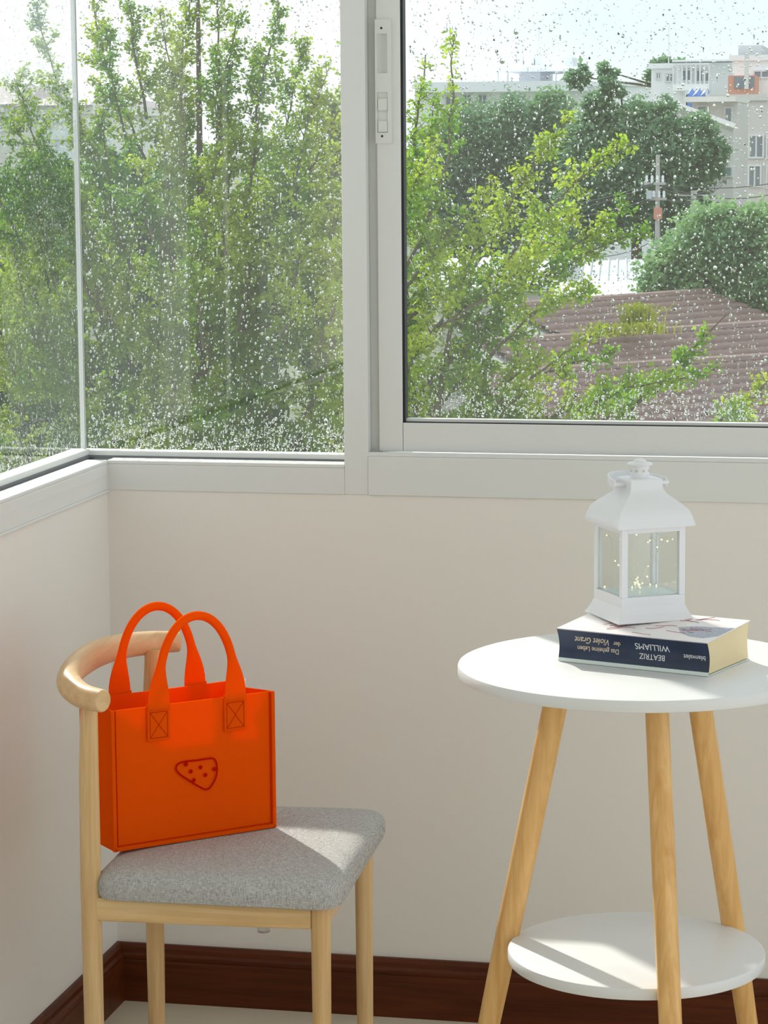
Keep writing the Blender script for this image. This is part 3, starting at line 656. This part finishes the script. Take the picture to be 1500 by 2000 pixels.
crown_tree('broad_tree', 'out-of-view green tree added to cover the horizon line mirrored in the side pane', [(3450, 330, 150), (3600, 250, 150), (3750, 310, 170), (3900, 230, 160), (4050, 300, 170), (4200, 250, 150), (3700, 430, 170), (3950, 430, 180)], 60, .20, 16000, 'leaf_d', 71, (3800, 420))  # unseen crown, added to break the horizon reflected in the side pane
# tiled roofs: each course is its own corrugated strip
def tile_roof(name, label, A_px, B_px, Y, nrow, row, pitch, extL, extR, ridge=True):
    A = W(A_px, Y); Bq = onz(B_px[0], B_px[1], A[2]); d = Bq-A; d[2] = 0; Lr = np.linalg.norm(d); d /= Lr
    dn = np.array([d[1], -d[0], 0]); dn = dn if dn[1] < 0 else -dn
    rt_ = tag(empty(name, (A[0], A[1], GZ)), label, 'roof', 'tiled roofs below the window'); O = np.array([A[0], A[1], GZ])
    down = dn*math.cos(pitch)+np.array([0, 0, -math.sin(pitch)]); nrm = dn*math.sin(pitch)+np.array([0, 0, math.cos(pitch)])
    for r_ in range(nrow):
        s0 = -extL(r_) ; s1 = Lr+extR(r_); n = int((s1-s0)/.05); S = np.linspace(s0, s1, n+1); wv = np.abs(np.sin(S/.22*PI))*.035
        pts = []
        for dd, hh in ((r_*row, .0), ((r_+1)*row+.02, .065), ((r_+1)*row+.02, .0)):
            pts.append(A-O+S[:, None]*d+down*dd+nrm*(hh+wv[:, None]*(1 if hh or dd == r_*row else 0)))
        V = np.concatenate(pts); N = n+1; i = np.arange(n)
        Fc = np.concatenate([np.stack([k*N+i, (k+1)*N+i, (k+1)*N+i+1, k*N+i+1], 1) for k in (0, 1)])
        npmesh('tile_course', V, Fc, 'roof_tile', rt_)
    if ridge:
        MB().tube([tuple(A-O+d*(-extL(0))+nrm*.03), tuple(A-O+d*(Lr+extR(0))+nrm*.03)], .10, 8).build('ridge_cap', 'roof_tile', rt_, True)
    # body below the tiles
    e0 = A-O+d*(-extL(nrow)); e1 = A-O+d*(Lr+extR(nrow)); q = down*(nrow*row)
    m = MB(); tops = [A-O-d*extL(0), A-O+d*(Lr+extR(0)), e1+q, e0+q]; tops = [t_-np.array([0, 0, .08]) for t_ in tops]
    m.add([tuple(t_) for t_ in tops]+[(t_[0], t_[1], 0) for t_ in tops], [(0, 3, 2, 1), (4, 5, 6, 7), (0, 1, 5, 4), (1, 2, 6, 5), (2, 3, 7, 6), (3, 0, 4, 7)]); m.build('house_wall', 'plaster_cream', rt_)
    return rt_
tile_roof('tiled_roof', 'brown tiled hip roof in front of the rounded tree', (1040, 598), (1385, 573), 50, 13, .33, math.radians(18), lambda r: 1.0, lambda r: r*.075)
tile_roof('tiled_roof', 'brown tiled roof with grass tufts along its ridge', (1040, 668), (1500, 637), 44, 7, .33, math.radians(18), lambda r: 1.2, lambda r: 1.5)
tile_roof('tiled_roof', 'lowest brown tiled roof nearest the window sill', (1040, 731), (1500, 702), 41, 15, .33, math.radians(18), lambda r: 1.4, lambda r: 1.5)
# plants rooted behind the ridge
def tuft(name, label, px, py, Y, h, n, seed, wide=1.0):
    g = np.random.default_rng(seed); b_ = W((px, py), Y); t_ = tag(empty(name, b_), label, 'plant'); m = MB()
    for k in range(n):
        a = g.uniform(0, 2*PI); l = h*g.uniform(.55, 1); o_ = l*g.uniform(.15, .7)*wide; s0 = g.normal(size=2)*.09*wide; s0 = np.array([s0[0]*2, s0[1]])
        P = [(s0[0], s0[1], 0), (s0[0]+o_*.4*math.cos(a), s0[1]+o_*.4*math.sin(a), l*.7), (s0[0]+o_*math.cos(a), s0[1]+o_*math.sin(a), l*.92), (s0[0]+o_*1.5*math.cos(a), s0[1]+o_*1.5*math.sin(a), l*.8)]
        m.tube(P, [.012, .014, .010, .002], 3)
    o = m.build('blades', 'leaf_y', t_); o['kind'] = 'stuff'; return t_
tuft('fern_plant', 'bushy fern sprouting behind the tiled roof ridge', 1247, 650, 45.2, .62, 150, 1, .8)
tuft('grass_tuft', 'low yellow-green grass tuft on the roof ridge left of the fern', 1192, 656, 44.5, .26, 90, 2, 1.1)
tuft('grass_tuft', 'low yellow-green grass tuft on the roof ridge in front of the fern', 1262, 652, 44.2, .24, 90, 3, 1.2)
# sheet metal roofs
def quad_roof(name, label, pxs, Y, dY, mat):
    (xa, ya), (xb, yb), (yc) = pxs; a, b_ = W((xa, ya), Y+dY), W((xb, yb), Y+dY); c, d = W((xb+8, yc), Y), W((xa-8, yc), Y)
    O = np.array([a[0], a[1], GZ]); e = empty(name, O); tag(e, label, 'roof')
    Q = [p-O for p in (a, b_, c, d)]; lo = [q-np.array([0, 0, .12]) for q in Q]
    MB().add([tuple(q) for q in Q+lo], [(3, 2, 1, 0), (4, 5, 6, 7), (0, 1, 5, 4), (1, 2, 6, 5), (2, 3, 7, 6), (3, 0, 4, 7)]).build('metal_sheet', mat, e)
    n = 9
    for i in range(n+1):
        t_ = i/n; p = Q[0]+(Q[1]-Q[0])*t_; q = Q[3]+(Q[2]-Q[3])*t_; MB().tube([tuple(p+[0, 0, .02]), tuple(q+[0, 0, .02])], .03, 4).build('sheet_rib', mat, e)
    ins = [(q*np.array([1, 1, 0])+(np.mean(Q, 0)*np.array([1, 1, 0])-q*np.array([1, 1, 0]))*.06) for q in Q]
    MB().add([tuple(q*np.array([1, 1, 0])+np.array([0, 0, l_[2]])) for q, l_ in zip(ins, lo)]+[tuple(q) for q in ins], [(3, 2, 1, 0), (4, 5, 6, 7), (0, 1, 5, 4), (1, 2, 6, 5), (2, 3, 7, 6), (3, 0, 4, 7)]).build('shed_wall', 'concrete', e)
quad_roof('shed_roof', 'white sheet metal roof behind the tiled hip roof', ((1090, 551), (1262, 546), 592), 57, 4, 'sheet_white')
quad_roof('shed_roof', 'grey sheet metal roof behind the white one', ((1140, 510), (1290, 505), 552), 64, 5, 'sheet_grey')
quad_roof('shed_roof', 'white sheet metal roof glimpsed between the yellow-green shoots', ((860, 505), (1080, 499), 560), 66, 5, 'sheet_white')
quad_roof('shed_roof', 'pale sheet metal roof glimpsed through the tall corner tree', ((160, 345), (235, 342), 400), 60, 4, 'sheet_grey')

# buildings
def building(name, label, x0, x1, ytop, Y, depth, mat, wins=(), extra=None, group='buildings beyond the trees'):
    a = W((x0, ytop), Y); b_ = W((x1, ytop), Y); O = np.array([(a[0]+b_[0])/2, Y, GZ]); e = tag(empty(name, O), label, 'building', group); hw = abs(b_[0]-a[0])/2; h = a[2]-GZ
    box('wall', (-hw, 0, 0), (hw, depth, h), mat, e)
    box('parapet', (-hw-.15, -.15, h-.25), (hw+.15, depth, h), mat, e)
    for q in wins:
        p0 = W((q[0], q[1]), Y)-O; p1 = W((q[2], q[3]), Y)-O; f_ = .07
        mm = MB(); X0, X1, Z0, Z1 = p0[0], p1[0], p1[2], p0[2]
        mm.box((X0-f_, -.08, Z0-f_), (X1+f_, .02, Z0)).box((X0-f_, -.08, Z1), (X1+f_, .02, Z1+f_)).box((X0-f_, -.08, Z0), (X0, .02, Z1)).box((X1, -.08, Z0), (X1+f_, .02, Z1)).box(((X0+X1)/2-.03, -.06, Z0), ((X0+X1)/2+.03, .02, Z1))
        wn = mm.build('window', 'far_frame', e); box('pane', (X0, -.03, Z0), (X1, .01, Z1), 'far_window', wn)
    if extra: extra(e, O, Y, h, hw)
    return e
def gable(e, O, Y, h, hw):
    P = [W(q, Y)-O for q in ((1318, 205), (1345, 190), (1435, 178), (1435, 250), (1330, 222))]
    pass
building('apartment_house', 'grey beige rendered house with dark windows behind the rounded tree', 1395, 1640, 185, 103, 10, 'plaster_beige', [(1413, 210, 1426, 243), (1465, 266, 1489, 306), (1500, 266, 1530, 306), (1464, 325, 1484, 362), (1500, 325, 1520, 365)])
def sloped(e, O, Y, h, hw):
    pass
# lower sloping wing in front of it
Yw = 90; O = W((1400, 300), Yw); O = np.array([O[0], Yw, GZ]); e = tag(empty('house_wing', O), 'grey beige wing with a sloping top against the rendered house', 'building', 'buildings beyond the trees')
pf = [W(q, Yw)-O for q in ((1318, 208), (1432, 250), (1432, 420), (1318, 420))]
m = MB(); m.add([tuple(p) for p in pf]+[(p[0], 3.0, p[2]) for p in pf], [(0, 3, 2, 1)[::-1], (4, 5, 6, 7)[::-1], (0, 1, 5, 4), (1, 2, 6, 5), (2, 3, 7, 6), (3, 0, 4, 7)]); m.v = [(v[0], v[1], v[2] if v[2] > pf[2][2]+.01 else 0) for v in m.v]
m.build('wall', 'plaster_beige', e)
cp = [W(q, Yw)-O for q in ((1312, 205), (1434, 250))]; MB().tube([tuple(cp[0]), tuple(cp[1])], .16, 4).build('coping', 'plaster_cream', e)
for q in ((1390, 270, 1410, 289), (1406, 327, 1428, 342)):
    p0 = W(q[:2], Yw)-O; p1 = W(q[2:], Yw)-O; wn = MB().box((p0[0]-.07, -.08, p1[2]-.07), (p1[0]+.07, .02, p0[2]+.07)).build('window', 'far_frame', e); box('pane', (p0[0], -.12, p1[2]), (p1[0], -.07, p0[2]), 'far_window', wn)
Yt = 95; O = W((1400, 200), Yt); O = np.array([O[0], Yt, GZ]); e = tag(empty('house_terrace', O), 'rooftop room with small dark windows and flat canopy beside the rendered house', 'building', 'buildings beyond the trees')
a, b_ = W((1352, 200), Yt)-O, W((1440, 262), Yt)-O; box('wall', (a[0], 0, 0), (b_[0], 5, a[2]), 'plaster_beige', e)
a, b_ = W((1342, 190), Yt)-O, W((1442, 199), Yt)-O; box('canopy', (a[0], -1.2, b_[2]), (b_[0], 5, a[2]), 'plaster_cream', e)
for q in ((1364, 209, 1380, 226), (1418, 212, 1428, 240)):
    p0 = W(q[:2], Yt)-O; p1 = W(q[2:], Yt)-O; wn = MB().box((p0[0]-.06, -.08, p1[2]-.06), (p1[0]+.06, .02, p0[2]+.06)).build('window', 'far_frame', e); box('pane', (p0[0], -.12, p1[2]), (p1[0], -.07, p0[2]), 'far_window', wn)
def white_extra(e, O, Y, h, hw):
    a, b_ = W((1318, 122), Y)-O, W((1436, 117), Y)-O; box('roof_slab', (a[0], -1.2, a[2]), (b_[0], 8, b_[2]), 'plaster_pale', e)
    a, b_ = W((1320, 166), Y)-O, W((1390, 134), Y)-O; bl = box('balcony', (a[0], -1.4, a[2]-.3), (b_[0], 0, a[2]), 'plaster_white', e)
    for i in range(9): box('baluster', (a[0]+(b_[0]-a[0])*i/8-.04, -1.35, a[2]), (a[0]+(b_[0]-a[0])*i/8+.04, -1.28, a[2]+.9), 'far_frame', bl)
    box('handrail', (a[0], -1.38, a[2]+.9), (b_[0], -1.26, a[2]+1.0), 'far_frame', bl)
building('apartment_block', 'white apartment block with a balcony between the far trees', 1272, 1436, 124, 125, 9, 'plaster_white', [(1283, 143, 1289, 153), (1302, 145, 1314, 158), (1334, 138, 1350, 156), (1362, 138, 1384, 158)], white_extra)
def tall_extra(e, O, Y, h, hw):
    a, b_ = W((1430, 150), Y)-O, W((1482, 176), Y)-O; ow = box('terrace_wall', (a[0], -2.2, 0), (b_[0], 0, a[2]), 'orange_wall', e)
    for q in ((1442, 152, 1462, 175), (1466, 152, 1480, 173)):
        p0, p1 = W(q[:2], Y)-O, W(q[2:], Y)-O; box('opening', (p0[0], -2.25, p1[2]), (p1[0], -2.18, p0[2]), 'far_window', ow)
    a, b_ = W((1440, 88), Y)-O, W((1486, 108), Y)-O; box('water_tank', (a[0], .5, b_[2]), (b_[0], 6, a[2]), 'plaster_pale', e)
    a, b_ = W((1463, 105), Y)-O, W((1470, 176), Y)-O; box('pilaster', (a[0], -2.6, b_[2]), (b_[0], -2.3, a[2]), 'plaster_cream', e)
building('apartment_block', 'tall white block with an orange terrace wall at its foot', 1431, 1600, 108, 118, 9, 'plaster_white', [(1474, 140, 1500, 150)], tall_extra)
Yq = 112; p = W((1360, 186), Yq); tp = empty('tarpaulin', (p[0], Yq, GZ)); tag(tp, 'blue tarpaulin on posts in front of the white block', 'tarpaulin')
a, b_ = W((1340, 190), Yq), W((1380, 174), Yq); m = MB(); n = 8
m.loft([[(a[0]-p[0]+(b_[0]-a[0])*i/n, y_, b_[2]-GZ-(.25 if y_ == 0 else 0)+.10*math.sin(i*2.1)-dz) for i in range(n+1)] for y_, dz in ((0, 1.0), (0, 0), (1.6, 0))], cap=False, closed=False); m.build('sheet', 'blue_tarp', tp)
for i in (0, 1): box('post', ((a, b_)[i][0]-p[0]-.05, 0, 0), ((a, b_)[i][0]-p[0]+.05, .1, b_[2]-GZ), 'far_frame', tp)
def hall_extra(e, O, Y, h, hw):
    def bxp(n_, q, y0, y1, mt, par=e):
        a, b_ = W((q[0], q[3]), Y)-O, W((q[2], q[1]), Y)-O; return box(n_, (a[0], y0, a[2]), (b_[0], y1, b_[2]), mt, par)
    bxp('roof_band', (820, 158, 1150, 182), -1.5, 10, 'plaster_pale')
    bxp('roof_room', (1003, 132, 1045, 160), 2, 7, 'plaster_pale'); bxp('canopy', (962, 136, 1100, 140), 1, 8, 'plaster_pale'); bxp('roof_room', (1000, 124, 1058, 137), 3, 7, 'plaster_white')
    bxp('water_tank', (1012, 107, 1022, 125), 4, 6, 'plaster_pale'); bxp('water_tank', (1024, 107, 1031, 125), 4, 6, 'plaster_pale'); bxp('water_tank', (1083, 108, 1100, 126), 4, 6, 'plaster_pale')
    for x in (966, 985, 1080, 1097): bxp('canopy_post', (x-1, 138, x+1, 160), 1, 1.3, 'far_frame')
    bxp('mast', (1027.3, 48, 1029, 110), 4.5, 4.8, 'plaster_pale')
building('long_building', 'long pale building with rooftop tanks and a mast behind the dark trees', 810, 1290, 165, 150, 12, 'plaster_white', [(872, 188, 890, 205), (905, 186, 920, 205), (935, 186, 950, 205)], hall_extra)
Ym = 138; p = W((1306, 110), Ym); mt = tag(empty('antenna_mast', (p[0], Ym, GZ)), 'thin antenna mast rising beside the white apartment block', 'mast'); zt2 = W((1307, 45), Ym)[2]-GZ
MB().tube([(0, 0, 0), (0, 0, zt2)], [.10, .02], 6).build('mast_tube', 'plaster_pale', mt, True); box('mast_bracket', (-.3, -.05, zt2*.75), (.3, .05, zt2*.75+.06), 'plaster_pale', mt)
# houses seen through the side pane
def hip(px0, px1, pyr, pye, over):
    def f(e, O, Y, h, hw):
        a, b_ = W((px0, pye), Y)-O, W((px1, pye), Y)-O; zr = W((px0, pyr), Y)[2]-GZ; i_ = (b_[0]-a[0])*.3
        MB().add([(a[0], -over, a[2]), (b_[0], -over, a[2]), (b_[0], 9, a[2]), (a[0], 9, a[2]), (a[0]+i_, 3, zr), (b_[0]-i_, 3, zr)], [(0, 1, 5, 4), (1, 2, 5), (2, 3, 4, 5), (3, 0, 4), (0, 3, 2, 1)]).build('roof', 'roof_far', e)
    return f
building('house', 'pale house with a hipped roof and two small windows behind the side pane', 48, 175, 207, 70, 8, 'plaster_cream', [(72, 219, 92, 236), (100, 219, 117, 236)], hip(38, 185, 175, 207, .5))
building('house', 'pale house with a taller hipped roof half hidden by the thin shoots', -150, 42, 205, 74, 8, 'plaster_cream', [(2, 228, 18, 252)], hip(-170, 52, 160, 206, .5))
building('house', 'low grey blue house in front of the pale hipped house', 88, 150, 255, 66, 3, 'plaster_pale', [(96, 262, 106, 280)])
# utility pole and cables
YP = 72; p = W((1284, 480), YP); po = tag(empty('utility_pole', (p[0], YP, GZ)), 'concrete utility pole with crossarms in front of the dark trees', 'pole'); sc = F/(YP-CAM[1])
def pz(y): return W((1284, y), YP)[2]-GZ
def pxx(x): return W((x, 380), YP)[0]-p[0]
MB().tube([(0, 0, 0), (0, 0, pz(302))], [.10, .055], 8).build('shaft', 'concrete', po, True)
for y_, xa, xb in ((356, 1258, 1300), (386, 1263, 1302)):
    ca = box('crossarm', (pxx(xa), -.08, pz(y_+5)), (pxx(xb), .0, pz(y_)), 'concrete', po)
    for k in range(4):
        x = pxx(xa)+(pxx(xb)-pxx(xa))*(k+.5)/4; MB().lathe([(.03, 0), (.045, .06), (.03, .1), (.04, .15), (.02, .2)], 8, (x, -.04, pz(y_))).build('insulator', 'plaster_pale', ca, True)
box('transformer', (pxx(1265), -.35, pz(388)), (pxx(1275), -.1, pz(372)), 'sheet_grey', po); box('marker_band', (-.10, -.13, pz(428)), (.12, .08, pz(406)), 'pole_mark', po)
for i, (q0, q1, sag) in enumerate((((1284, 357), (1600, 335), .3), ((1284, 358), (1600, 345), .55), ((1286, 362), (1420, 352), .5), ((1286, 363), (1420, 350), .35), ((1284, 387), (1600, 378), .3), ((1280, 356), (780, 388), .5), ((1280, 358), (780, 420), .5), ((1280, 385), (780, 430), .4), ((1284, 465), (1130, 500), .2))):
    a, b_ = W(q0, YP), W(q1, YP+(6 if q1[0] > 1284 else -10)); P = [tuple(np.array(a)+(np.array(b_)-a)*t_-np.array([0, 0, sag*4*t_*(1-t_)])) for t_ in np.linspace(0, 1, 14)]
    MB().tube([tuple(np.array(q)-np.array([p[0], YP, GZ])) for q in P], .014, 4).build('cable', 'cable', po)
Yr = 80.5; p = W((1355, 400), Yr); po = tag(empty('utility_pole', (p[0], Yr, GZ)), 'short concrete pole stub between the cables and the rounded tree', 'pole')
MB().tube([(0, 0, 0), (0, 0, W((1357, 372), Yr)[2]-GZ)], [.13, .10], 8).build('shaft', 'concrete', po, True); box('crossarm', (-.5, -.08, W((1357, 383), Yr)[2]-GZ), (.5, .02, W((1357, 380), Yr)[2]-GZ), 'concrete', po)
print('leaves', nA, nB, nC)
